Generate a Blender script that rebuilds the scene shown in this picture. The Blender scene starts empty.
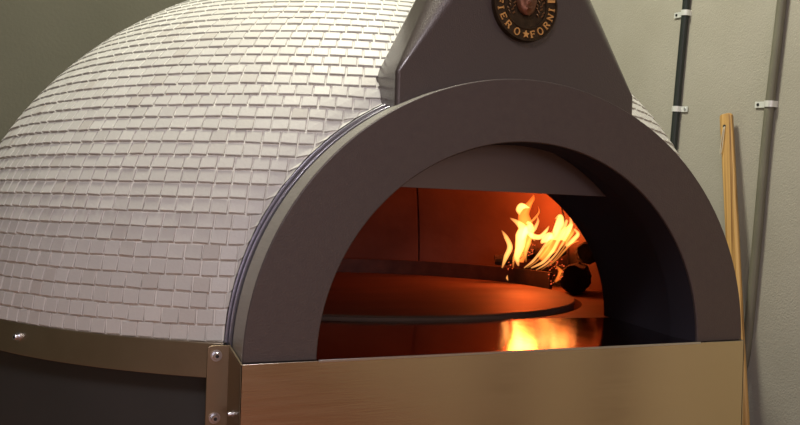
import bpy, bmesh, math, random
from mathutils import Vector, Matrix
random.seed(7)
S = bpy.context.scene
COL = S.collection
PI = math.pi

# ------------------------------------------------------------------ camera, light, exposure
CAM = Vector((-.984, -1.477, .284)); YAW, PITCH, ROLL, FPX = map(float, (math.radians(24.44), math.radians(.09), math.radians(1.82), 816.3))
fw = Vector((math.sin(YAW)*math.cos(PITCH), math.cos(YAW)*math.cos(PITCH), math.sin(PITCH)))
r0 = Vector((math.cos(YAW), -math.sin(YAW), 0)); u0 = r0.cross(fw)
rt = math.cos(ROLL)*r0 + math.sin(ROLL)*u0; upv = -math.sin(ROLL)*r0 + math.cos(ROLL)*u0
cd = bpy.data.cameras.new('camera'); cam = bpy.data.objects.new('camera', cd); COL.objects.link(cam)
cd.sensor_width = 36; cd.lens = FPX/800*36; cd.clip_start = .02
cam.matrix_world = Matrix(((rt.x, upv.x, -fw.x, CAM.x), (rt.y, upv.y, -fw.y, CAM.y), (rt.z, upv.z, -fw.z, CAM.z), (0, 0, 0, 1)))
S.camera = cam

w = bpy.data.worlds.new('world'); S.world = w; w.use_nodes = True
w.node_tree.nodes['Background'].inputs[0].default_value = (.6, .55, .6, 1); w.node_tree.nodes['Background'].inputs[1].default_value = .05

def area(name, loc, rot, sx, sy, power, col):
    l = bpy.data.lights.new(name, 'AREA'); l.shape = 'RECTANGLE'; l.size = sx; l.size_y = sy; l.energy = power; l.color = col
    o = bpy.data.objects.new(name, l); COL.objects.link(o); o.location = loc; o.rotation_euler = rot; return o
def point(name, loc, power, col, rad):
    l = bpy.data.lights.new(name, 'POINT'); l.energy = power; l.color = col; l.shadow_soft_size = rad
    o = bpy.data.objects.new(name, l); COL.objects.link(o); o.location = loc; return o
area('ceiling_area', (-.25, .70, 3.1), (0, 0, 0), .5, .5, 96, (1, .985, .79))
area('ceiling_area', (-1.9, -2.6, 3.1), (0, 0, 0), 1.2, 1.2, 92, (1, .94, 1))  # added fill for the oven front at ceiling height, no known lamp
area('front_fill', (-1.3, -5.1, .55), (PI/2, 0, 0), 1.8, 1.1, 26, (.98, .88, 1))  # added low fill facing the oven front, no window there
FIRE = (.85, 1.32, .27)
point('fire_light', FIRE, 7.2, (1, .105, .014), .06)
point('fire_light', (.84, 1.25, .34), 2.0, (1, .11, .015), .05)

S.view_settings.view_transform = 'Standard'; S.view_settings.look = 'None'
S.view_settings.exposure = 0; S.view_settings.gamma = 1; S.view_settings.use_curve_mapping = False

def at(px, py, ax, v):      # the place on a world plane (axis ax = v) seen at a point of the photograph
    d = fw + (px-400)/FPX*rt - (py-212.5)/FPX*upv
    return CAM + d*((v-CAM[ax])/d[ax])

# ------------------------------------------------------------------ materials
def mat(name, col, rough=.5, metal=0, spec=.5, noise=0, nscale=8, col2=None, bump=0, bscale=60, stretch=(1, 1, 1), aniso=0, detail=4, rvar=0):
    m = bpy.data.materials.new(name); m.use_nodes = True; nt = m.node_tree; b = nt.nodes['Principled BSDF']
    b.inputs['Base Color'].default_value = (*col, 1); b.inputs['Roughness'].default_value = rough
    b.inputs['Metallic'].default_value = metal; b.inputs['Specular IOR Level'].default_value = spec
    tc = nt.nodes.new('ShaderNodeTexCoord'); mp = nt.nodes.new('ShaderNodeMapping'); mp.inputs['Scale'].default_value = stretch
    nt.links.new(tc.outputs['Object'], mp.inputs['Vector'])
    if col2 is not None:
        n = nt.nodes.new('ShaderNodeTexNoise'); n.inputs['Scale'].default_value = nscale; n.inputs['Detail'].default_value = detail
        nt.links.new(mp.outputs[0], n.inputs['Vector'])
        r = nt.nodes.new('ShaderNodeValToRGB'); r.color_ramp.elements[0].position = .3; r.color_ramp.elements[1].position = .7
        r.color_ramp.elements[0].color = (*col, 1); r.color_ramp.elements[1].color = (*col2, 1)
        nt.links.new(n.outputs['Fac'], r.inputs[0]); nt.links.new(r.outputs[0], b.inputs['Base Color'])
        if rvar:
            mr = nt.nodes.new('ShaderNodeMapRange'); mr.inputs['To Min'].default_value = rough-rvar; mr.inputs['To Max'].default_value = rough+rvar
            nt.links.new(n.outputs['Fac'], mr.inputs['Value']); nt.links.new(mr.outputs[0], b.inputs['Roughness'])
    if bump:
        n = nt.nodes.new('ShaderNodeTexNoise'); n.inputs['Scale'].default_value = bscale; n.inputs['Detail'].default_value = 3
        nt.links.new(mp.outputs[0], n.inputs['Vector'])
        bp = nt.nodes.new('ShaderNodeBump'); bp.inputs['Strength'].default_value = bump; bp.inputs['Distance'].default_value = .004
        nt.links.new(n.outputs['Fac'], bp.inputs['Height']); nt.links.new(bp.outputs[0], b.inputs['Normal'])
    if aniso: b.inputs['Anisotropic'].default_value = aniso
    return m

M = {}
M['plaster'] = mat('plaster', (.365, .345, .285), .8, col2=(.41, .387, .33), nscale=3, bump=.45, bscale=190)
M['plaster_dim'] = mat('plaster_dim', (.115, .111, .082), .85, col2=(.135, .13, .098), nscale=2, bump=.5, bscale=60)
M['floor_tile'] = mat('floor_tile', (.26, .095, .05), .5, col2=(.33, .13, .07), nscale=1.5)
M['reflect_board_dark'] = mat('reflect_board_dark', (.16, .10, .05), .5, col2=(.22, .14, .07))
M['reflect_board'] = mat('reflect_board', (.58, .47, .26), .5, col2=(.76, .64, .38), nscale=2.2, stretch=(1, 3, .4))
M['ceiling'] = mat('ceiling', (.6, .58, .55), .9)
M['warm_wall'] = mat('warm_wall', (.45, .26, .14), .8, col2=(.6, .4, .2), nscale=1.1)
M['paint'] = mat('paint', (.085, .066, .064), .5, metal=.15, bump=.25, bscale=260, col2=(.095, .075, .07), nscale=60)
M['edge'] = mat('edge', (.36, .34, .30), .42, metal=.6, bump=.2, bscale=150, stretch=(1, .15, 1))
M['hood_paint'] = mat('hood_paint', (.085, .066, .064), .42, metal=.35, bump=.3, bscale=300)
M['hood_paint'].node_tree.nodes['Principled BSDF'].inputs['Coat Weight'].default_value = 1
M['hood_paint'].node_tree.nodes['Principled BSDF'].inputs['Coat Roughness'].default_value = .2
M['steel'] = mat('steel', (.63, .575, .47), .22, metal=1, col2=(.645, .59, .48), nscale=10, stretch=(.6, .6, 9), bump=.03, bscale=30, rvar=.06)
M['band'] = mat('band', (.44, .37, .28), .38, metal=1, col2=(.52, .45, .35), nscale=9, bump=.08, bscale=180)
M['bracket'] = mat('bracket', (.30, .235, .155), .42, metal=1)
M['chrome'] = mat('chrome', (.66, .68, .72), .28, metal=1)
M['trim'] = mat('trim', (.42, .41, .47), .3, metal=1)
M['rubber'] = mat('rubber', (.02, .02, .022), .7)
M['base'] = mat('base', (.034, .034, .032), .6, col2=(.04, .039, .037), nscale=4)
M['tunnel'] = mat('tunnel', (.034, .031, .042), .9, spec=.15)
M['lintel'] = mat('lintel', (.24, .205, .20), .55, metal=.3, bump=.1, bscale=40)
M['fire_brick'] = mat('fire_brick', (.085, .054, .045), .9, col2=(.15, .10, .08), nscale=4, bump=.5, bscale=30)
M['hearth_stone'] = mat('hearth_stone', (.11, .07, .052), .6, col2=(.20, .13, .095), nscale=5, bump=.3, bscale=40, stretch=(.5, 1.4, 1), rvar=.1)
M['guard'] = mat('guard', (.05, .038, .034), .6, metal=.3, col2=(.085, .06, .05), nscale=20)
M['hearth_plate'] = mat('hearth_plate', (.34, .27, .23),   .11, metal=1, col2=(.44, .37, .31), nscale=7, stretch=(2.5, .3, 1), bump=.05, bscale=40, rvar=.04)
M['char'] = mat('char', (.004, .0035, .0035), .95, col2=(.013, .009, .008), nscale=30, bump=1, bscale=45)
M['bronze'] = mat('bronze', (.05, .034, .022), .45, metal=.8, col2=(.09, .06, .035), nscale=50, bump=.4, bscale=200)
M['bronze_face'] = mat('bronze_face', (.20, .09, .055), .38, metal=.8)
M['bronze_leaf'] = mat('bronze_leaf', (.26, .15, .07), .4, metal=.7)
M['gilt'] = mat('gilt', (.85, .46, .15), .4, metal=.4)
M['cable'] = mat('cable', (.018, .024, .022), .4, bump=.2, bscale=40)
M['conduit'] = mat('conduit', (.15, .145, .105), .5, col2=(.18, .172, .128), nscale=6)
M['zinc'] = mat('zinc', (.78, .80, .78), .35, metal=.3)
M['dark'] = mat('dark', (.012, .012, .012), .6)
M['cord'] = mat('cord', (.55, .50, .40), .9)
M['grout'] = mat('grout', (.80, .78, .73), .9, bump=.3, bscale=200)

def wood():
    m = bpy.data.materials.new('laminated_wood'); m.use_nodes = True; nt = m.node_tree; b = nt.nodes['Principled BSDF']
    tc = nt.nodes.new('ShaderNodeTexCoord'); cb = nt.nodes.new('ShaderNodeCombineXYZ')
    ax = Vector((1.262-1.205, .135, 1.07)).normalized(); wv = Vector((.28, -1, 0)).normalized(); wv = (wv-ax*wv.dot(ax)).normalized(); tv = wv.cross(ax)
    for k, (d, sc) in enumerate(((wv, 1), (tv, 1), (ax, .012))):
        dp = nt.nodes.new('ShaderNodeVectorMath'); dp.operation = 'DOT_PRODUCT'; dp.inputs[1].default_value = d*sc
        nt.links.new(tc.outputs['Object'], dp.inputs[0]); nt.links.new(dp.outputs['Value'], cb.inputs[k])
    n = nt.nodes.new('ShaderNodeTexNoise'); n.inputs['Scale'].default_value = 120; n.inputs['Detail'].default_value = 2
    r = nt.nodes.new('ShaderNodeValToRGB'); e = r.color_ramp.elements
    e[0].position = .36; e[0].color = (.20, .095, .025, 1); e[1].position = .62; e[1].color = (.62, .38, .13, 1)
    k = e.new(.48); k.color = (.50, .29, .09, 1)
    nt.links.new(cb.outputs[0], n.inputs['Vector'])
    nt.links.new(n.outputs['Fac'], r.inputs[0]); nt.links.new(r.outputs[0], b.inputs['Base Color']); b.inputs['Roughness'].default_value = .5
    return m
M['wood'] = wood()

def tile_mat():         # each little tile its own shade of off-white, from a per-tile attribute
    m = bpy.data.materials.new('mosaic_tile'); m.use_nodes = True; nt = m.node_tree; b = nt.nodes['Principled BSDF']
    a = nt.nodes.new('ShaderNodeAttribute'); a.attribute_name = 'shade'
    r = nt.nodes.new('ShaderNodeValToRGB'); e = r.color_ramp.elements
    e[0].position = 0; e[0].color = (.55, .525, .485, 1); e[1].position = 1; e[1].color = (.66, .65, .61, 1)
    k = e.new(.12); k.color = (.58, .57, .535, 1); k2 = e.new(.93); k2.color = (.63, .62, .585, 1); 
    n = nt.nodes.new('ShaderNodeTexNoise'); n.inputs['Scale'].default_value = 160
    bp = nt.nodes.new('ShaderNodeBump'); bp.inputs['Strength'].default_value = .25; bp.inputs['Distance'].default_value = .002
    tc = nt.nodes.new('ShaderNodeTexCoord'); nt.links.new(tc.outputs['Object'], n.inputs['Vector'])
    nt.links.new(n.outputs['Fac'], bp.inputs['Height']); nt.links.new(bp.outputs[0], b.inputs['Normal'])
    nt.links.new(a.outputs['Fac'], r.inputs[0]); nt.links.new(r.outputs[0], b.inputs['Base Color']); b.inputs['Roughness'].default_value = .55
    return m
M['tile'] = tile_mat()

def glow(name, col, strength):
    m = bpy.data.materials.new(name); m.use_nodes = True; nt = m.node_tree; nt.nodes.clear()
    o = nt.nodes.new('ShaderNodeOutputMaterial'); e = nt.nodes.new('ShaderNodeEmission')
    e.inputs[0].default_value = (*col, 1); e.inputs[1].default_value = strength; nt.links.new(e.outputs[0], o.inputs['Volume']); return m
M['flame'] = glow('flame', (1, .38, .09), 120)
M['flame_amber'] = glow('flame_amber', (1, .30, .05), 95)
M['flame_soft'] = glow('flame_soft', (1, .20, .025), 60)
def ember_mat():
    m = bpy.data.materials.new('ember'); m.use_nodes = True; b = m.node_tree.nodes['Principled BSDF']
    b.inputs['Base Color'].default_value = (.05, .01, .005, 1); b.inputs['Emission Color'].default_value = (1, .12, .03, 1); b.inputs['Emission Strength'].default_value = .9
    return m
M['ember'] = ember_mat()

# ------------------------------------------------------------------ mesh helpers
class MB:
    def __init__(s): s.v = []; s.f = []
    def add(s, vs, fs):
        k = len(s.v); s.v += [Vector(p) for p in vs]; s.f += [tuple(i+k for i in f) for f in fs]; return s
    def box(s, lo, hi):
        x0, y0, z0 = lo; x1, y1, z1 = hi
        return s.add([(x0, y0, z0), (x1, y0, z0), (x1, y1, z0), (x0, y1, z0), (x0, y0, z1), (x1, y0, z1), (x1, y1, z1), (x0, y1, z1)],
                     [(3, 2, 1, 0), (4, 5, 6, 7), (0, 1, 5, 4), (1, 2, 6, 5), (2, 3, 7, 6), (3, 0, 4, 7)])
    def tube(s, pts, rad, n=12, flat=1.0, cap=True):
        pts = [Vector(p) for p in pts]; k = len(s.v); N = len(pts)
        rad = rad if isinstance(rad, (list, tuple)) else [rad]*N
        ref = None
        for i, p in enumerate(pts):
            t = (pts[min(i+1, N-1)]-pts[max(i-1, 0)]).normalized()
            if ref is None: ref = t.cross(Vector((.31, .9, .2))).normalized()
            a = (ref - t*ref.dot(t)).normalized(); ref = a; b = t.cross(a)
            for j in range(n):
                g = 2*PI*j/n; s.v.append(p + (a*math.cos(g)+b*math.sin(g)*flat)*rad[i])
        for i in range(N-1):
            for j in range(n): s.f.append((k+i*n+j, k+i*n+(j+1) % n, k+(i+1)*n+(j+1) % n, k+(i+1)*n+j))
        if cap: s.f.append(tuple(k+j for j in range(n))[::-1]); s.f.append(tuple(k+(N-1)*n+j for j in range(n)))
        return s
    def cyl(s, a, b, r, n=20): return s.tube([a, b], r, n)
    def loft(s, rings, close=True, caps=False):
        k = len(s.v); n = len(rings[0])
        for rg in rings: s.v += [Vector(p) for p in rg]
        m = n if close else n-1
        for i in range(len(rings)-1):
            for j in range(m): s.f.append((k+i*n+j, k+i*n+(j+1) % n, k+(i+1)*n+(j+1) % n, k+(i+1)*n+j))
        if caps: s.f.append(tuple(k+j for j in range(n))[::-1]); s.f.append(tuple(k+(len(rings)-1)*n+j for j in range(n)))
        return s
    def build(s, name, m, parent=None, bevel=0, smooth=True, angle=40, seg=2, recalc=True, base=True):
        me = bpy.data.meshes.new(name); top = parent is None
        off = Vector((0, 0, 0))
        if top and base:
            xs = [p.x for p in s.v]; ys = [p.y for p in s.v]; zs = [p.z for p in s.v]
            off = Vector(((min(xs)+max(xs))/2, (min(ys)+max(ys))/2, min(zs)))
        me.from_pydata([p-off for p in s.v], [], s.f); me.update()
        if recalc:
            bm = bmesh.new(); bm.from_mesh(me); bmesh.ops.recalc_face_normals(bm, faces=bm.faces); bm.to_mesh(me); bm.free()
        me.materials.append(m)
        o = bpy.data.objects.new(name, me); COL.objects.link(o); o.location = off
        if parent is not None:
            o.parent = parent
            if parent.type == 'EMPTY': o.matrix_parent_inverse = Matrix.Translation(-Vector(parent.location))
        if bevel:
            b = o.modifiers.new('bevel', 'BEVEL'); b.width = bevel; b.segments = seg; b.limit_method = 'ANGLE'; b.angle_limit = math.radians(35)
        if smooth:
            for p in me.polygons: p.use_smooth = True
            me.set_sharp_from_angle(angle=math.radians(angle))
        return o
def tag(o, label, cat, group=None):
    o['label'] = label; o['category'] = cat
    if group: o['group'] = group
    return o
def thing(name, loc, label, cat, group=None):
    o = bpy.data.objects.new(name, None); COL.objects.link(o); o.location = loc; o.empty_display_size = .1; return tag(o, label, cat, group)
def struct(name, mb, m, **k):
    o = mb.build(name, m, **k); o['kind'] = 'structure'; return o
def bolt(p, d, parent, r=.0075):        # socket-head screw on a washer, facing d
    p = Vector(p); d = Vector(d).normalized(); b = MB()
    b.tube([p, p+d*.003], r*1.45, 20); b.tube([p+d*.003, p+d*.0095, p+d*.011], [r, r, r*.86], 20)
    o = b.build('bolt', M['chrome'], parent, angle=30)
    MB().tube([p+d*.011, p+d*.0114], r*.5, 6).build('socket', M['dark'], o)
    return o

# ------------------------------------------------------------------ the room
FZ, CZ = -1.1, 3.2; XL, XR, YF, YB = -3.4, 1.3, -5.2, 2.75
struct('floor', MB().box((XL-.1, YF-.1, FZ-.1), (XR+.1, YB+.1, FZ)), M['floor_tile'], smooth=False)
struct('ceiling', MB().box((XL-.1, YF-.1, CZ), (XR+.1, YB+.1, CZ+.1)), M['ceiling'], smooth=False)
struct('wall_right', MB().box((XR, YF-.1, FZ), (XR+.1, YB+.1, CZ)), M['plaster'], smooth=False)
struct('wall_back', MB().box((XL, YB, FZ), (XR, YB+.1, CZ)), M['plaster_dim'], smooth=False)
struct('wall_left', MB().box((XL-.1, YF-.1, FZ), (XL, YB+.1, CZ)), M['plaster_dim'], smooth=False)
struct('wall_front', MB().box((XL, YF-.1, FZ), (XR, YF, CZ)), M['warm_wall'], smooth=False)

wc = MB(); wd = MB()  # unseen boards added to give the steel front warm and dark reflections
for k in range(26):
    y1 = -.25 - .19*k; (wd if k in (5, 9, 10, 15) else wc).box((XR-.03, y1-.186, FZ+.12), (XR-.001, y1, .62))
struct('reflect_trim_1', wc.box((XR-.034, -5.1, FZ), (XR-.001, -.25, FZ+.12)).box((XR-.045, -5.1, .62), (XR-.001, -.25, .66)), M['reflect_board'], bevel=.003)
struct('reflect_trim_2', wd, M['reflect_board_dark'], bevel=.003)
# ------------------------------------------------------------------ the oven
RX, RZ, KI, DR = .62, .5797, .769, .082         # arch plate half width, height, inner ratio, depth
DX, DY, DZ, DH, DZ0 = 1.168, 1.090, 0, 1.0, .0215
oven = thing('pizza_oven', (0, DY, FZ), 'large domed pizza oven clad in small white tiles with a dark arched front', 'oven')
def ell(a, b, y, n=64, z0=0, cx=0): return [Vector((cx - a*math.cos(PI*i/n), y, z0 + b*math.sin(PI*i/n))) for i in range(n+1)]

# dome: mortar shell and a skin of separate raised tiles in one mesh
CX, CZc = RX+.010, RZ+.010                      # the collar cut
def clampc(p):
    if p.y > .9 or p.z < -.1: return p, False
    q = math.hypot(p.x/CX, p.z/CZc)
    if q >= 1 or p.z < 0 and abs(p.x) > CX: return p, False
    if q < 1e-4: q = 1e-4
    return Vector((p.x/q, p.y, p.z/q)), True
prof = []                                       # dome profile by arc length: (radius, z)
n = 2000; acc = 0; prev = None; table = []
for i in range(n+1):
    t = PI/2*i/n; p = (DX*math.cos(t), DZ0 + DH*math.sin(t))
    if prev: acc += math.hypot(p[0]-prev[0], p[1]-prev[1])
    table.append((acc, t)); prev = p
LEN = acc
def ang(s):
    lo, hi = 0, n
    while hi-lo > 1:
        mid = (lo+hi)//2
        if table[mid][0] <= s: lo = mid
        else: hi = mid
    a, b = table[lo], table[hi]; f = 0 if b[0] == a[0] else (s-a[0])/(b[0]-a[0])
    return a[1] + (b[1]-a[1])*f
def surf(s, az):
    t = ang(max(0, min(LEN, s))); c, z = math.cos(t), math.sin(t)
    p = Vector((DX*c*math.cos(az), DY + DX*c*math.sin(az), DZ0 + DH*z))
    fl = max(0, min(1, (p.z-.34)/.16)); fl = .112 + .018*fl*fl*(3-2*fl); d = p.y - fl; p.y = fl + .5*(d + math.sqrt(d*d + .0011))   # slightly flattened where the arch collar is let in
    return p, Vector((c/DX*math.cos(az), c/DX*math.sin(az), z/DH)).normalized()
def dpt(s, az, off):
    p, nr = surf(s, az)
    if off and p.y < .45:
        a, _ = surf(s, az+.002); b, _ = surf(min(s+.002, LEN), az); q = (a-p).cross(b-p)
        if q.length > 1e-9: nr = q.normalized() * (1 if q.dot(nr) > 0 else -1)
    return p + nr*off
g = MB(); NA, NS = 160, 44
vs = []; ins = []
for i in range(NS+1):
    for j in range(NA):
        p, c = clampc(dpt(LEN*i/NS, 2*PI*j/NA, 0)); vs.append(p); ins.append(c)
fs = []
for i in range(NS):
    for j in range(NA):
        q = (i*NA+j, i*NA+(j+1) % NA, (i+1)*NA+(j+1) % NA, (i+1)*NA+j)
        if not all(ins[k] for k in q): fs.append(q)
g.add(vs, fs)
shell = g.build('dome_shell', M['grout'], oven, recalc=False, angle=60)
tl = MB(); shades = []
ROW, TW = .0318, .0378; rows = int(LEN/ROW)
for i in range(rows):
    s0, s1 = i*ROW, (i+1)*ROW; rad = DX*math.cos(ang((s0+s1)/2)); cnt = max(6, round(2*PI*rad/TW)); ph = (.5*(i % 2) + random.uniform(-.14, .14))
    for j in range(cnt):
        dw = 2*PI/cnt; gp = .0016/max(rad, .02)
        a0 = (j+ph)*dw + gp*random.uniform(.5, 1.5); a1 = (j+1+ph)*dw - gp*random.uniform(.5, 1.5)
        js = random.uniform(-.0009, .0009); b0, b1 = s0+.0017+js, s1-.0016+js; sk = random.uniform(-.0007, .0007)
        h0 = .0052 - .0026*i/rows + random.uniform(-.0006, .0008); h1 = .0024 - .0008*i/rows + random.uniform(-.0005, .0006); e = .0013; ea = e/max(rad, .02)
        P = [dpt(b0+sk, a0, -.001), dpt(b0-sk, a1, -.001), dpt(b1-sk, a1, -.001), dpt(b1+sk, a0, -.001),
             dpt(b0+sk, a0, h0-.0012), dpt(b0-sk, a1, h0-.0012), dpt(b1-sk, a1, h1-.0012), dpt(b1+sk, a0, h1-.0012),
             dpt(b0+sk+e, a0+ea, h0), dpt(b0-sk+e, a1-ea, h0), dpt(b1-sk-e, a1-ea, h1), dpt(b1+sk-e, a0+ea, h1)]
        Q = [clampc(p) for p in P]
        if all(c for _, c in Q): continue
        tl.add([p for p, _ in Q], [(8, 9, 10, 11), (4, 5, 9, 8), (5, 6, 10, 9), (6, 7, 11, 10), (7, 4, 8, 11), (0, 1, 5, 4), (1, 2, 6, 5), (2, 3, 7, 6), (3, 0, 4, 7)])
        shades += [random.random()]*9
to = tl.build('mosaic_tiles', M['tile'], oven, recalc=False, smooth=False)
at_ = to.data.attributes.new('shade', 'FLOAT', 'FACE')
at_.data.foreach_set('value', shades)

# band under the tiles, and the dark drum below it
def drum(r0_, r1_, z0, z1, a0=None, a1=None, n=144):
    m = MB(); full = a0 is None; a0 = 0 if full else a0; a1 = 2*PI if full else a1
    rings = []
    for i in range(n if full else n+1):
        a = a0 + (a1-a0)*i/n; c, s_ = math.cos(a), math.sin(a)
        rings.append([(r0_*c, DY+r0_*s_, z0), (r1_*c, DY+r1_*s_, z0), (r1_*c, DY+r1_*s_, z1), (r0_*c, DY+r0_*s_, z1)])
    if full: rings.append(rings[0])
    return m.loft(rings, caps=not full)
aL = math.atan2(.105-DY, -.632); aR = math.atan2(.105-DY, .632)
band = drum(DX-.012, DX+.006, DZ0-.068, DZ0, aR, 2*PI+aL).build('steel_band', M['band'], oven, bevel=.001)
for az in (math.atan2(.466-DY, -1.003), math.atan2(.466-DY, 1.003)):
    d = Vector((math.cos(az), math.sin(az), 0)); bolt(Vector((0, DY, -.008)) + d*(DX+.005), d, band, .007)
drum(.9, DX-.03, FZ, DZ0-.03, aR+.03, 2*PI+aL-.03).build('oven_base', M['base'], oven)

# arched front plate
NR = 96
o0, i0 = ell(RX, RZ, 0, NR), ell(RX*KI, RZ*KI, 0, NR); o1, i1 = ell(RX, RZ, DR, NR), ell(RX*KI, RZ*KI, DR, NR)
ring = MB().loft([[i0[k], o0[k], o1[k], i1[k]] for k in range(NR+1)], caps=True).build('arch_plate', M['paint'], oven, bevel=.0022)
# bright outer edge strip of the arch plate
ea, eb = ell(RX+.0006, RZ+.0006, .004, NR), ell(RX+.0006, RZ+.0006, DR-.001, NR)
ec, ed = ell(RX-.004, RZ-.004, .004, NR), ell(RX-.004, RZ-.004, DR-.001, NR)
MB().loft([[ea[k], eb[k], ed[k], ec[k]] for k in range(NR+1)], caps=True).build('edge_strip', M['edge'], ring)
# collar of two steel rims with a dark gap between plate and tiles
def rim(name, m, rx, rz, y0, y1, th):
    A, B, C_, D_ = ell(rx, rz, y0, NR), ell(rx, rz, y1, NR), ell(rx-th, rz-th, y1, NR), ell(rx-th, rz-th, y0, NR)
    return MB().loft([[A[k], B[k], C_[k], D_[k]] for k in range(NR+1)], caps=True).build(name, m, oven, bevel=.0008)
rim('gasket', M['rubber'], RX-.004, RZ-.004, DR-.002, .30, .02)
rim('trim_ring', M['trim'], RX+.003, RZ+.003, DR+.012, DR+.026, .02)
rim('trim_ring', M['trim'], RX+.0085, RZ+.0085, DR+.036, DR+.052, .024)

# hood: rectangular foot turning into a round flue
HX, HY0, HY1 = .310, .064, .19; ZB, ZT1, ZT2 = .475, .580, .985; FRc = (.022, .186); FR = .114
def rrect(hx, y0, y1, r, z, n=16, cx=.009):
    pts = []
    for (qx, qy, a0) in ((cx+hx-r, y1-r, 0), (cx-hx+r, y1-r, PI/2), (cx-hx+r, y0+r, PI), (cx+hx-r, y0+r, 1.5*PI)):
        for i in range(n+1):
            a = a0 + PI/2*i/n; pts.append(Vector((qx+r*math.cos(a), qy+r*math.sin(a), z)))
    return pts
low = rrect(HX, HY0, HY1, .010, ZT1)
circ = [Vector((FRc[0]+FR*math.cos(a), FRc[1]+FR*math.sin(a), ZT2)) for a in [q*PI/2+PI/2*i/16 for q in range(4) for i in range(17)]]
rings = [rrect(HX, HY0, HY1, .010, ZB), rrect(HX, HY0, HY1, .010, ZT1-.006)]
for i in range(13):
    t = i/12; rings.append([low[k].lerp(circ[k], t) for k in range(len(low))])
rings.append([p+Vector((0, 0, .03)) for p in circ])
hood = MB().loft(rings, caps=True).build('hood', M['hood_paint'], oven, angle=50)
MB().cyl((FRc[0], FRc[1], ZT2+.01), (FRc[0], FRc[1], CZ-.03), FR-.006, 32).build('flue_pipe', M['steel'], oven)

# round bronze plaque on the hood
mc = at(526, 7.5, 1, .0715); MR = .083
tlt = math.atan2(FRc[1]-FR-HY0, ZT2-ZT1)                      # hood front leans back
mu = Vector((1, 0, 0)); mv = Vector((0, math.sin(tlt), math.cos(tlt))); mn = Vector((0, -math.cos(tlt), math.sin(tlt)))
fy = HY0 + (mc.z-ZT1)/(ZT2-ZT1)*(FRc[1]-FR-HY0); mc = at(525.5, 4.5, 1, fy-.008)
def mp_(x, y, h): return mc + mu*x + mv*y + mn*h
def disc_rings(prof_, n=56): return [[mp_(r*math.cos(2*PI*i/n), r*math.sin(2*PI*i/n), h) for i in range(n)] for r, h in prof_]
plaque = MB().loft(disc_rings([(MR, -.012), (MR, .003), (MR*.985, .0055), (MR*.95, .0055), (MR*.935, .0025), (MR*.68, .0025), (MR*.665, .0045), (MR*.635, .0045), (MR*.62, .001), (.001, .001)]), caps=True).build('plaque', M['bronze'], oven, angle=30)
LET = {'F': [(-.32, -.5, -.32, .5, .2), (-.32, .43, .34, .43, .13), (-.32, .02, .2, .02, .12), (.34, .46, .34, .26, .1), (.2, .14, .2, -.1, .08), (-.52, -.47, -.1, -.47, .09)],
       'I': [(0, -.5, 0, .5, .2), (-.22, .46, .22, .46, .09), (-.22, -.46, .22, -.46, .09)],
       'E': [(-.32, -.5, -.32, .5, .2), (-.32, .43, .36, .43, .13), (-.32, 0, .22, 0, .12), (-.32, -.43, .38, -.43, .13), (.36, .46, .36, .27, .1), (.38, -.46, .38, -.27, .1), (-.5, -.46, -.1, -.46, .09)],
       'R': [(-.34, -.5, -.34, .5, .2), (-.34, .44, .14, .44, .13), (.14, .44, .3, .33, .16), (.3, .33, .3, .16, .17), (.3, .16, .14, .02, .15), (-.34, 0, .14, 0, .12), (.04, 0, .44, -.48, .2), (-.54, -.46, -.14, -.46, .09)],
       'N': [(-.36, -.5, -.36, .5, .13), (.38, -.5, .38, .5, .13), (-.38, .48, .38, -.48, .2), (-.54, -.46, -.18, -.46, .09), (.2, .46, .54, .46, .09)],
       'O': [(.44*math.cos(a), .5*math.sin(a), .44*math.cos(a+.42), .5*math.sin(a+.42), .15) for a in [k*PI/8 for k in range(16)]]}
def letter(ch, deg, size=.0152, rad=.0672):
    th = math.radians(deg); m = MB(); cx, cy = rad*math.sin(th), -rad*math.cos(th)
    ux, uy = math.cos(th), math.sin(th); vx, vy = -math.sin(th), math.cos(th)
    for (x0, y0, x1, y1, wd) in LET[ch]:
        a = Vector((x0*.95, y0))*size; b = Vector((x1*.95, y1))*size; d = (b-a).normalized() if (b-a).length else Vector((1, 0)); nn = Vector((-d.y, d.x))*wd*size/2
        q = [a+nn, a-nn, b-nn, b+nn]
        lo = [mp_(cx+ux*p.x+vx*p.y, cy+uy*p.x+vy*p.y, .002) for p in q]; hi = [mp_(cx+ux*p.x+vx*p.y, cy+uy*p.x+vy*p.y, .0048) for p in q]
        m.loft([lo, hi], caps=True)
    return m.build('letter', M['gilt'], plaque, smooth=False)
for ch, dg in zip('FIERO', (-90, -76, -60, -42, -20)): letter(ch, dg)
for ch, dg in zip('FORNI', (16, 34, 53, 71, 86)): letter(ch, dg)
st = [((.0092)*(1 if k % 2 == 0 else .45)*math.sin(k*PI/5), -.0672 + .0092*(1 if k % 2 == 0 else .45)*math.cos(k*PI/5)) for k in range(10)]
MB().loft([[mp_(x, y, .002) for x, y in st], [mp_(x, y, .0052) for x, y in st]], caps=True).build('star', M['gilt'], plaque, smooth=False)
MB().loft([[mp_(x, y, h) for x, y in ((.056, .0105), (.0755, .013), (.0755, .0185), (.056, .0165))] for h in (.002, .0045)], caps=True).build('divider_bar', M['gilt'], plaque, smooth=False)
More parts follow.
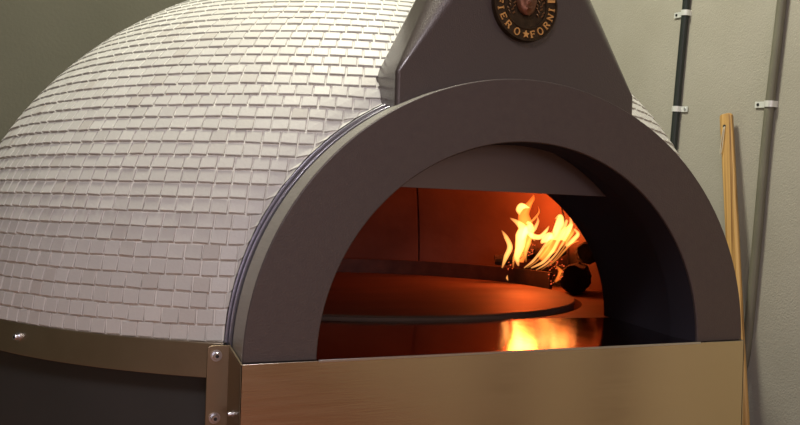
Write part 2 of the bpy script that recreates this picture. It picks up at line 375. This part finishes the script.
# relief face and sprigs in the middle
fm = MB(); rr = []
for i in range(17):
    t = i/16; yy = -.026 + .070*t; wd = .0275*math.sqrt(max(.04, 1-((t-.55)/.56)**2)); row = []
    for j in range(15):
        s_ = -1 + 2*j/14; h = .004 + .0125*math.sqrt(max(0, 1-s_*s_))*(.35+.65*math.sin(PI*min(1, .12+.8*t)))
        if abs(s_) < .2 and .33 < t < .62: h += .008*(1-abs(s_)/.2)*(1-(t-.33)/.4)              # nose
        if .17 < t < .24 and abs(s_) < .42: h += .004                                          # lips
        if .58 < t < .66 and .2 < abs(s_) < .75: h -= .005                                     # eye hollows
        if .66 < t < .72 and .15 < abs(s_) < .8: h += .002                                      # brow
        row.append(mp_(s_*wd, yy, h))
    rr.append(row)
fm.loft(rr, close=False).build('relief_face', M['bronze_face'], plaque, angle=80)
for sgn in (-1, 1):
    lf = MB()
    for k in range(7):
        y = -.024 + .0075*k; x = sgn*(.037 + .0035*math.sin(k*1.9)); c = Vector((x, y))
        for dx in (-.0035, .0035):
            p = mp_(x+dx*sgn, y, .001); lf.tube([p, mp_(x+dx*1.9*sgn, y+.003, .004), mp_(x+dx*2.4*sgn, y+.0065, .002)], [.0016, .0022, .0006], 6)
    lf.build('leaf_sprig', M['bronze_leaf'], plaque)

# steel front: panel, side return, bolted flange
PZ = -.62; PT = .0012
pn = MB()
pn.add([(-.626, -.012, PT), (.618, -.012, PT), (.624, -.012, PZ), (-.626, -.012, PZ), (-.626, -.008, PT), (.618, -.008, PT), (.624, -.008, PZ), (-.626, -.008, PZ)],
       [(0, 1, 2, 3), (7, 6, 5, 4), (0, 4, 5, 1), (1, 5, 6, 2), (2, 6, 7, 3), (3, 7, 4, 0)])
panel = pn.build('front_panel', M['steel'], oven, bevel=.0012)
for sx in (-1, 1):
    x0 = -.626 if sx < 0 else .6135
    rtn = MB(); xa, xb = x0, x0+.004
    pr = [(-.012, PT), (.088, .020), (.088, PZ), (-.012, PZ)]
    rtn.loft([[(xa, y, z) for y, z in pr], [(xb, y, z) for y, z in pr]], caps=True)
    ro = rtn.build('side_return', M['bracket'], oven, bevel=.001)
    fx = (-.667, -.622) if sx < 0 else (.617, .662)
    fl = MB(); rc = .008; out = fx[0] if sx < 0 else fx[1]; inn = fx[1] if sx < 0 else fx[0]
    pr = [(inn, PZ), (inn, .021)] + [(out - sx*rc + sx*rc*math.sin(a),   .021-rc+rc*math.cos(a)) for a in (0, .5, 1.05, 1.57)] + [(out, PZ)]
    fl.loft([[(x, .086, z) for x, z in pr], [(x, .090, z) for x, z in pr]], caps=True)
    fo = fl.build('flange', M['bracket'], oven, bevel=.0008)
    for z in (.002, -.117, -.236, -.355, -.474): bolt((sx*.650, .086, z), (0, -1, 0), fo)
    for z in (-.098, -.30): bolt((x0 if sx < 0 else xb, .03, z), (sx, 0, 0), ro, .0042)
# plinth filling under the arch between panel and drum
MB().box((-.60, -.004, PZ), (.60, .35, -.03)).build('plinth', M['base'], oven)
MB().box((-.5, .15, FZ), (.5, .5, PZ)).build('pedestal', M['base'], oven)

# mouth: polished plate, dark throat, lintel
MB().add([(-.4755, -.0118, .0012), (.4755, -.0118, .0012), (.585, .435, .0012), (.213, .468, .0012), (-.585, .50, .0012),
          (-.4755, -.0118, -.012), (.4755, -.0118, -.012), (.585, .435, -.012), (.213, .468, -.012), (-.585, .50, -.012)],
         [(0, 1, 2, 3, 4), (9, 8, 7, 6, 5), (0, 5, 6, 1), (1, 6, 7, 2), (2, 7, 8, 3), (3, 8, 9, 4), (4, 9, 5, 0)]).build('hearth_plate', M['hearth_plate'], oven, bevel=.001, smooth=False)
MB().box((-.4765, -.0128, -.002), (.4765, -.0085, .003)).build('lip', M['chrome'], oven, bevel=.0008)
TY = .485
rings = [ell(RX*KI-.0008, RZ*KI-.0008, .006, 64), ell(RX*KI-.0008, RZ*KI-.0008, DR, 64)]
for i in range(1, 25):
    t = i/24; rings.append(ell(.476+(.586-.476)*t, .4455+.035*math.sin(PI*min(1, t*1.15))+.01*t, DR+(TY-DR)*t, 64))
th = MB().loft(rings, close=False)
th.loft([ell(.586, .455, TY, 64), ell(.602, .468, TY, 64), ell(.615, .48, TY+.02, 64), ell(.70, .56, TY+.02, 64)], close=False)
thr = th.build('throat', M['tunnel'], oven, recalc=False, angle=80)
MB().box((-.42, .2, .3445), (.42, .207, .48)).build('lintel', M['lintel'], oven, bevel=.001)

# baking chamber: segmented brick lining, stone floor, turning stone disc, guard rail
HCX, HCY, HR = .088, 1.232, .762
KX, KY, KR, KH = .03, 1.10, 1.085, .86
cols = []; SEG = 9; a_off = math.atan2(2.02-KY, .725-KX)
for k in range(SEG):
    a0, a1 = a_off+2*PI*k/SEG, a_off+2*PI*(k+1)/SEG; g_ = .0045
    cols += [(a0, .03), (a0+g_, 0)] + [(a0+g_+(a1-a0-2*g_)*q/7, 0) for q in range(1, 7)] + [(a1-g_, 0)]
NV = 26; vs = []
for i in range(NV+1):
    e = PI/2*i/NV*.985
    for a, off in cols:
        c = math.cos(e)**.72; p = Vector((KX+(KR+off)*c*math.cos(a), KY+(KR+off)*c*math.sin(a), (KH+off)*math.sin(e)))
        if p.y < TY+.01: p.y = TY+.01
        vs.append(p)
fs = []; nc = len(cols)
for i in range(NV):
    for j in range(nc):
        q = (i*nc+j, i*nc+(j+1) % nc, (i+1)*nc+(j+1) % nc, (i+1)*nc+j); ct = sum((vs[k] for k in q), Vector())/4
        if ct.y < TY+.012 and (ct.x/.64)**2 + (ct.z/.51)**2 < 1: continue
        fs.append(q[::-1])
MB().add(vs, fs).build('chamber_lining', M['fire_brick'], oven, recalc=False, angle=30)
n = 96; inn = [(HCX+(HR+.022)*math.cos(2*PI*i/n), HCY+(HR+.022)*math.sin(2*PI*i/n)) for i in range(n)]
outr = []
for i in range(n):
    a = 2*PI*i/n; x, y = KX+(KR+.02)*math.cos(a), KY+(KR+.02)*math.sin(a); outr.append((x, max(y, .438)))
inn = [(x, max(y, .470)) for x, y in inn]
MB().loft([[(x, y, -.05) for x, y in inn], [(x, y, -.001) for x, y in inn], [(x, y, -.001) for x, y in outr], [(x, y, -.05) for x, y in outr]]).build('chamber_floor', M['hearth_stone'], oven, angle=30)
MB().loft([[(HCX+r*math.cos(2*PI*i/n), HCY+r*math.sin(2*PI*i/n), z) for i in range(n)] for r, z in ((HR-.003, -.04), (HR-.003, .007), (HR, .010), (HR-.004, .0135), (HR*.5, .0135), (.001, .0135))], caps=True).build('turning_stone', M['hearth_stone'], oven, angle=35)
gr = []
for i in range(61):
    a = math.radians(-4 + 176*i/60); c, s_ = math.cos(a), math.sin(a)
    gr.append([(HCX+q*c, HCY+q*s_, z) for q, z in ((HR+.024, 0), (HR+.036, 0), (HR+.036, .074), (HR+.024, .074))])
MB().loft(gr, caps=True).build('guard_rail', M['guard'], oven, bevel=.001)

# ------------------------------------------------------------------ fire
def log_(pts, rad, label):
    P = [Vector(p) for p in pts]; N = 9; path = []; rads = []
    for i in range(N):
        t = i/(N-1)*(len(P)-1); k = min(int(t), len(P)-2); path.append(P[k].lerp(P[k+1], t-k) + Vector((random.uniform(-.004, .004), random.uniform(-.004, .004), random.uniform(-.003, .003))))
        rads.append(rad*random.uniform(.88, 1.08)*(1 if 0 < i < N-1 else .93))
    m = MB().tube(path, rads, 11)
    for q in range(len(m.v)): m.v[q] += Vector((random.uniform(-1, 1), random.uniform(-1, 1), random.uniform(-1, 1)))*rad*.13
    return tag(m.build('firewood_log', M['char'], None, angle=30), label, 'log')
def V(px, py, y, dz=0): p = at(px, py, 1, y); return (p.x, p.y, p.z+dz)
A = Vector(V(575, 267, 1.03)); A.z = .056; d_ = Vector((.60, .80, 0))
log_([A, A+d_*.1, A+d_*.22], .056, 'thick charred log lying end-on at the right end of the curved guard')
B = Vector(V(588, 250, 1.07)); B.z = .153
log_([B, B+d_*.08, B+d_*.16], .042, 'short blackened log stacked end-on at the far right against the arch opening')
log_([(1.0, 1.285, .165), (.955, 1.36, .155), (.92, 1.45, .150)], .040, 'upper charred log lying on top of the others under the tall right flames')
log_([(.76, 1.40, .105), (.83, 1.36, .125), (.90, 1.34, .165)], .026, 'thin charred branch sloping up to the right above the curved guard')

fire = thing('fire', (.93, 1.22, .1), 'orange and yellow wood fire burning at the back right inside the oven', 'fire')
def flame(ctrl, y, m='flame', flat=.8):     # ctrl: (px, py, half width in px, depth step)
    C_ = [(at(px, py, 1, y + (k*.012)), wpx) for k, (px, py, wpx) in enumerate(ctrl)]
    path = []; rad = []; N = 6
    for i in range(len(C_)-1):
        p0 = C_[max(i-1, 0)][0]; p1, w1 = C_[i]; p2, w2 = C_[i+1]; p3 = C_[min(i+2, len(C_)-1)][0]
        for q in range(N):
            t = q/N; path.append(.5*((2*p1) + (p2-p0)*t + (2*p0-5*p1+4*p2-p3)*t*t + (3*p1-p0-3*p2+p3)*t**3)); rad.append((w1+(w2-w1)*t)*.0038)
    path.append(C_[-1][0]); rad.append(max(C_[-1][1], .15)*.0038)
    return MB().tube(path, rad, 12, flat).build('flame', M[m], fire, angle=180)
flame([(502, 268, .6), (506, 257, 2.6), (510, 247, 3.2), (506, 237, 2.4), (501.5, 230, .2)], 1.22)
flame([(518.5, 266, .8), (517, 257, 3.2), (520, 246, 5), (521, 236, 6), (523, 229, 5), (518, 223, 3), (510, 218, .4)], 1.22)
flame([(522, 240, 1), (527, 230, 4), (531, 226, 3.4), (527, 222, 2)], 1.24)
flame([(519.5, 215, .5), (519, 210, 3.6), (522, 206, 4), (527, 207, 1.6), (530, 208, .2)], 1.26)
flame([(535, 241, .6), (531, 234, 2.6), (535, 228, 2.2), (538, 221, 1.4), (537, 216, .3)], 1.22)
flame([(541, 243, 1), (545, 239, 4), (550, 236, 4.2), (553, 239, 1.2)], 1.20)
flame([(524, 268, .6), (533, 261, 1.5), (541, 251, 1.6), (546, 243, 1.4), (553, 232, 1.6), (557, 222, .8)], 1.16)
flame([(531, 268, .7), (543, 262, 1.8), (552, 252, 2.0), (557, 243, 2.2), (563, 231, 2.8), (567, 220, 1.6)], 1.17)
flame([(536, 270, .5), (546, 264, 1.2), (555, 255, 1.2), (561, 246, 1.3), (568, 234, 1.6), (573, 224, .8)], 1.15)
flame([(555, 240, 2), (557, 230, 4.4), (560, 222, 5), (560, 216, 3), (555, 219, .6)], 1.26)
flame([(562, 240, 2), (568, 230, 3.2), (571, 224, 2.4), (570, 217, .6)], 1.24)
flame([(566, 246, 1.5), (573, 240, 2.6), (578, 234, 2.4), (574, 229, 1)], 1.20)
flame([(527, 232, 1.5), (533, 236, 3), (540, 237, 3), (546, 231, 2.2), (549, 226, .5)], 1.23)
flame([(540, 258, 4), (552, 247, 7), (562, 238, 8), (570, 230, 6), (574, 222, 2)], 1.27, 'flame_soft')
flame([(520, 262, 4), (522, 245, 8), (526, 230, 9), (524, 214, 6), (530, 203, 3), (534, 195, .6)], 1.28, 'flame_soft')
flame([(524, 214, .5), (530, 205, 1.2), (534, 199, 1.3), (533, 194, .3)], 1.24, 'flame_soft')
flame([(555, 282, 1), (561, 274, 3.6), (559, 269, 2), (555, 265, .4)], 1.06, 'flame_soft')
flame([(508, 280.5, .5), (507, 278, 1.2), (507.5, 275, .3)], 1.28)
flame([(527, 268, .4), (537, 261, .9), (545, 252, 1), (551, 243, 1.1), (558, 231, 1), (562, 224, .3)], 1.14, 'flame_amber')
flame([(541, 270, .3), (551, 263, .8), (559, 254, .9), (566, 244, 1), (573, 233, 1), (576, 227, .3)], 1.13, 'flame_amber')
flame([(548, 267, .3), (557, 259, .8), (565, 250, 1.2), (572, 243, 1.4), (579, 241, .4)], 1.12, 'flame_amber')
flame([(513, 268, .4), (514, 258, 1.6), (517, 250, 1.8), (516, 242, .4)], 1.20, 'flame_amber')
flame([(526, 262, .5), (526, 252, 1.8), (529, 243, 2.4), (531, 236, 1)], 1.20, 'flame_amber')
flame([(545, 247, 1), (550, 240, 2.6), (556, 232, 2.6), (559, 226, .6)], 1.22, 'flame_amber')
flame([(528, 224, 1), (534, 219, 1.4), (539, 212, 1), (538, 206, .2)], 1.24, 'flame_amber')
em = MB()
for k in range(70):
    if k < 38: px, py, y = random.uniform(508, 536), 0, 1.24; py = 268-(px-508)*.75+random.uniform(-5, 4)
    else: px, py, y = random.uniform(547, 565), random.uniform(258, 288), 1.03
    p = at(px, py, 1, y); r_ = random.uniform(.0012, .0032); em.tube([p-Vector((r_, 0, 0)), p, p+Vector((r_*1.5, 0, r_))], [r_*.4, r_, r_*.4], 5)
eo = em.build('embers', M['ember'], fire); eo['kind'] = 'stuff'

# ------------------------------------------------------------------ on the right wall
def path_tube(name, pts, r, m, label, cat, n=16):
    return tag(MB().tube(pts, r, n).build(name, M[m], None), label, cat)
cx = XR-.0155
def catm(P, N=8):
    P = [Vector(p) for p in P]; out = []
    for i in range(len(P)-1):
        p0, p1, p2, p3 = P[max(i-1, 0)], P[i], P[i+1], P[min(i+2, len(P)-1)]
        for q in range(N):
            t = q/N; out.append(.5*((2*p1)+(p2-p0)*t+(2*p0-5*p1+4*p2-p3)*t*t+(3*p1-p0-3*p2+p3)*t**3))
    return out+[P[-1]]
c1, c2, c3 = at(686.5, 0, 0, cx), at(679, 80, 0, cx), at(673, 150, 0, cx)
d_ = (c1-c2)/(c1.z-c2.z)
path_tube('electric_cable', catm([c1+d_*(CZ-.02-c1.z), c1, c2, c3, c3+(c3-c2)*4]), .0138, 'cable', 'black electric cable clipped to the plaster wall beside the dome', 'cable')
px_ = XR-.0165
p1, p2, p3 = at(782, 0, 0, px_), at(767, 130, 0, px_), at(748.5, 330, 0, px_)
d_ = (p1-p2)/(p1.z-p2.z)
path_tube('conduit_pipe', catm([p1+d_*(CZ-.02-p1.z), p1, p2, at(757.5, 235, 0, px_), p3, at(744, 362, 0, px_), at(735, 388, 0, px_), at(725, 440, 0, px_)]), .0155, 'conduit', 'grey plastic conduit pipe running down the plaster wall at the right', 'pipe')
def clip(pt, dirv, r, side, label):
    p = Vector(pt); dv = Vector(dirv).normalized(); t = thing('pipe_clip', (XR, p.y, p.z), label, 'clip', 'metal wall clips')
    m = MB(); sd = Vector((0, -1, 0)) if side > 0 else Vector((0, 1, 0)); sd = (sd - dv*sd.dot(dv)).normalized()   # towards the viewer's right or left on the wall
    ow = Vector((-1, 0, 0)); h = .0105; tab = .034 if side > 0 else .056
    prof_ = [(-r*1.12, 0)] + [(-(r*1.12)*math.cos(a), (r*1.12)*math.sin(a)) for a in [PI*k/10 for k in range(11)]] 
    base = Vector((XR-.0005, p.y, p.z)); cc = Vector((p.x, p.y, p.z))
    pr = [cc + sd*(-r*1.1*math.cos(a)) + ow*(r*1.1*math.sin(a)) for a in [PI*(k/10) for k in range(11)]]
    pr = [Vector((XR-.001, (cc-sd*r*1.1).y, (cc-sd*r*1.1).z))] + pr + [Vector((XR-.004, (cc+sd*r*1.12).y, (cc+sd*r*1.12).z)), Vector((XR-.004, (cc+sd*(r*1.12+tab)).y, (cc+sd*(r*1.12+tab)).z))]
    nrm = []
    for k in range(len(pr)):
        tt = (pr[min(k+1, len(pr)-1)]-pr[max(k-1, 0)]).normalized(); nrm.append(tt.cross(dv)*-1)
    rings = [[q-dv*h, q+dv*h, q+dv*h+ow*.0001+(q-cc).normalized()*.0018, q-dv*h+(q-cc).normalized()*.0018] for q in pr]
    rings[-1] = [pr[-1]-dv*h, pr[-1]+dv*h, pr[-1]+dv*h+ow*.0018, pr[-1]-dv*h+ow*.0018]; rings[-2] = [pr[-2]-dv*h, pr[-2]+dv*h, pr[-2]+dv*h+ow*.0018, pr[-2]-dv*h+ow*.0018]
    m.loft(rings, caps=True); m.build('strap', M['zinc'], t, angle=30)
    sp = pr[-1]-sd*.013; MB().tube([sp+ow*.0015, sp+ow*.004, sp+ow*.0048], [.0055, .005, .003], 12).build('screw', M['dark'] if side < 0 else M['chrome'], t)
cdv = c1-c3; pdv = p1-p3
clip(at(685.5, 13, 0, cx), cdv, .0138, -1, 'upper of the two metal clips holding the black cable')
clip(at(676.3, 109, 0, cx), cdv, .0138, 1, 'lower metal clip on the black cable, just above the dome edge')
clip(at(770, 104, 0, px_), pdv, .0155, -1, 'metal clip with a dark screw holding the grey conduit pipe')

# wooden peel leaning on the wall, blade on the floor
pt_, pb_ = at(726.3, 114, 0, 1.262), at(742, 420, 0, 1.205)
dz = (pt_-pb_).normalized(); foot = pb_ - dz*((pb_.z-FZ-.012)/dz.z)
peel = thing('pizza_peel', foot, 'wooden pizza peel with a long striped handle leaning on the right wall', 'peel')
wv = Vector((.28, -1, 0)).normalized(); wv = (wv-dz*wv.dot(dz)).normalized(); tv = wv.cross(dz).normalized()
if tv.x > 0: tv = -tv
hw, ht = .0225, .011
def bar_section(c, a, b, n=16): return [c + wv*(a*math.copysign(abs(math.cos(g))**.45, math.cos(g))) + tv*(b*math.copysign(abs(math.sin(g))**.45, math.sin(g))) for g in [2*PI*k/n for k in range(n)]]
L = (pt_-foot).length; rings = []
for s_, a in ((.40, hw*1.1), (L*.6, hw), (L-.012, hw), (L-.006, hw*.95), (L-.002, hw*.82), (L, hw*.6)): rings.append(bar_section(foot+dz*s_, a, ht if s_ < L-.001 else ht*.7))
hd = MB().loft(rings, caps=True).build('handle', M['wood'], peel, angle=50)
bl = [(-.03, .42), (-.15, .33), (-.17, .22), (-.17, .0), (.17, .0), (.17, .22), (.15, .33), (.03, .42)]
MB().loft([[foot+dz*y+wv*x+tv*h for x, y in bl] for h in (-.006, .006)], caps=True).build('blade', M['wood'], peel, bevel=.002, smooth=False)
hp = foot+dz*(L-.046)-wv*.004
MB().tube([hp+tv*(ht-.004), hp+tv*(ht+.0006)], .006, 16).build('hanging_hole', M['dark'], hd)
q = tv*(ht+.003)
MB().tube(catm([hp+tv*(ht-.002), hp+q-dz*.012-wv*.003, hp+q-dz*.05-wv*.012, hp+q-dz*.088-wv*.0185, hp+q*1.05-dz*.098-wv*.018, hp+q*1.2-dz*.090-wv*.012, hp+q*1.2-dz*.05-wv*.004, hp+q*1.1-dz*.012+wv*.002, hp+tv*(ht-.002)+wv*.002], 5), .0016, 6).build('cord', M['cord'], peel)
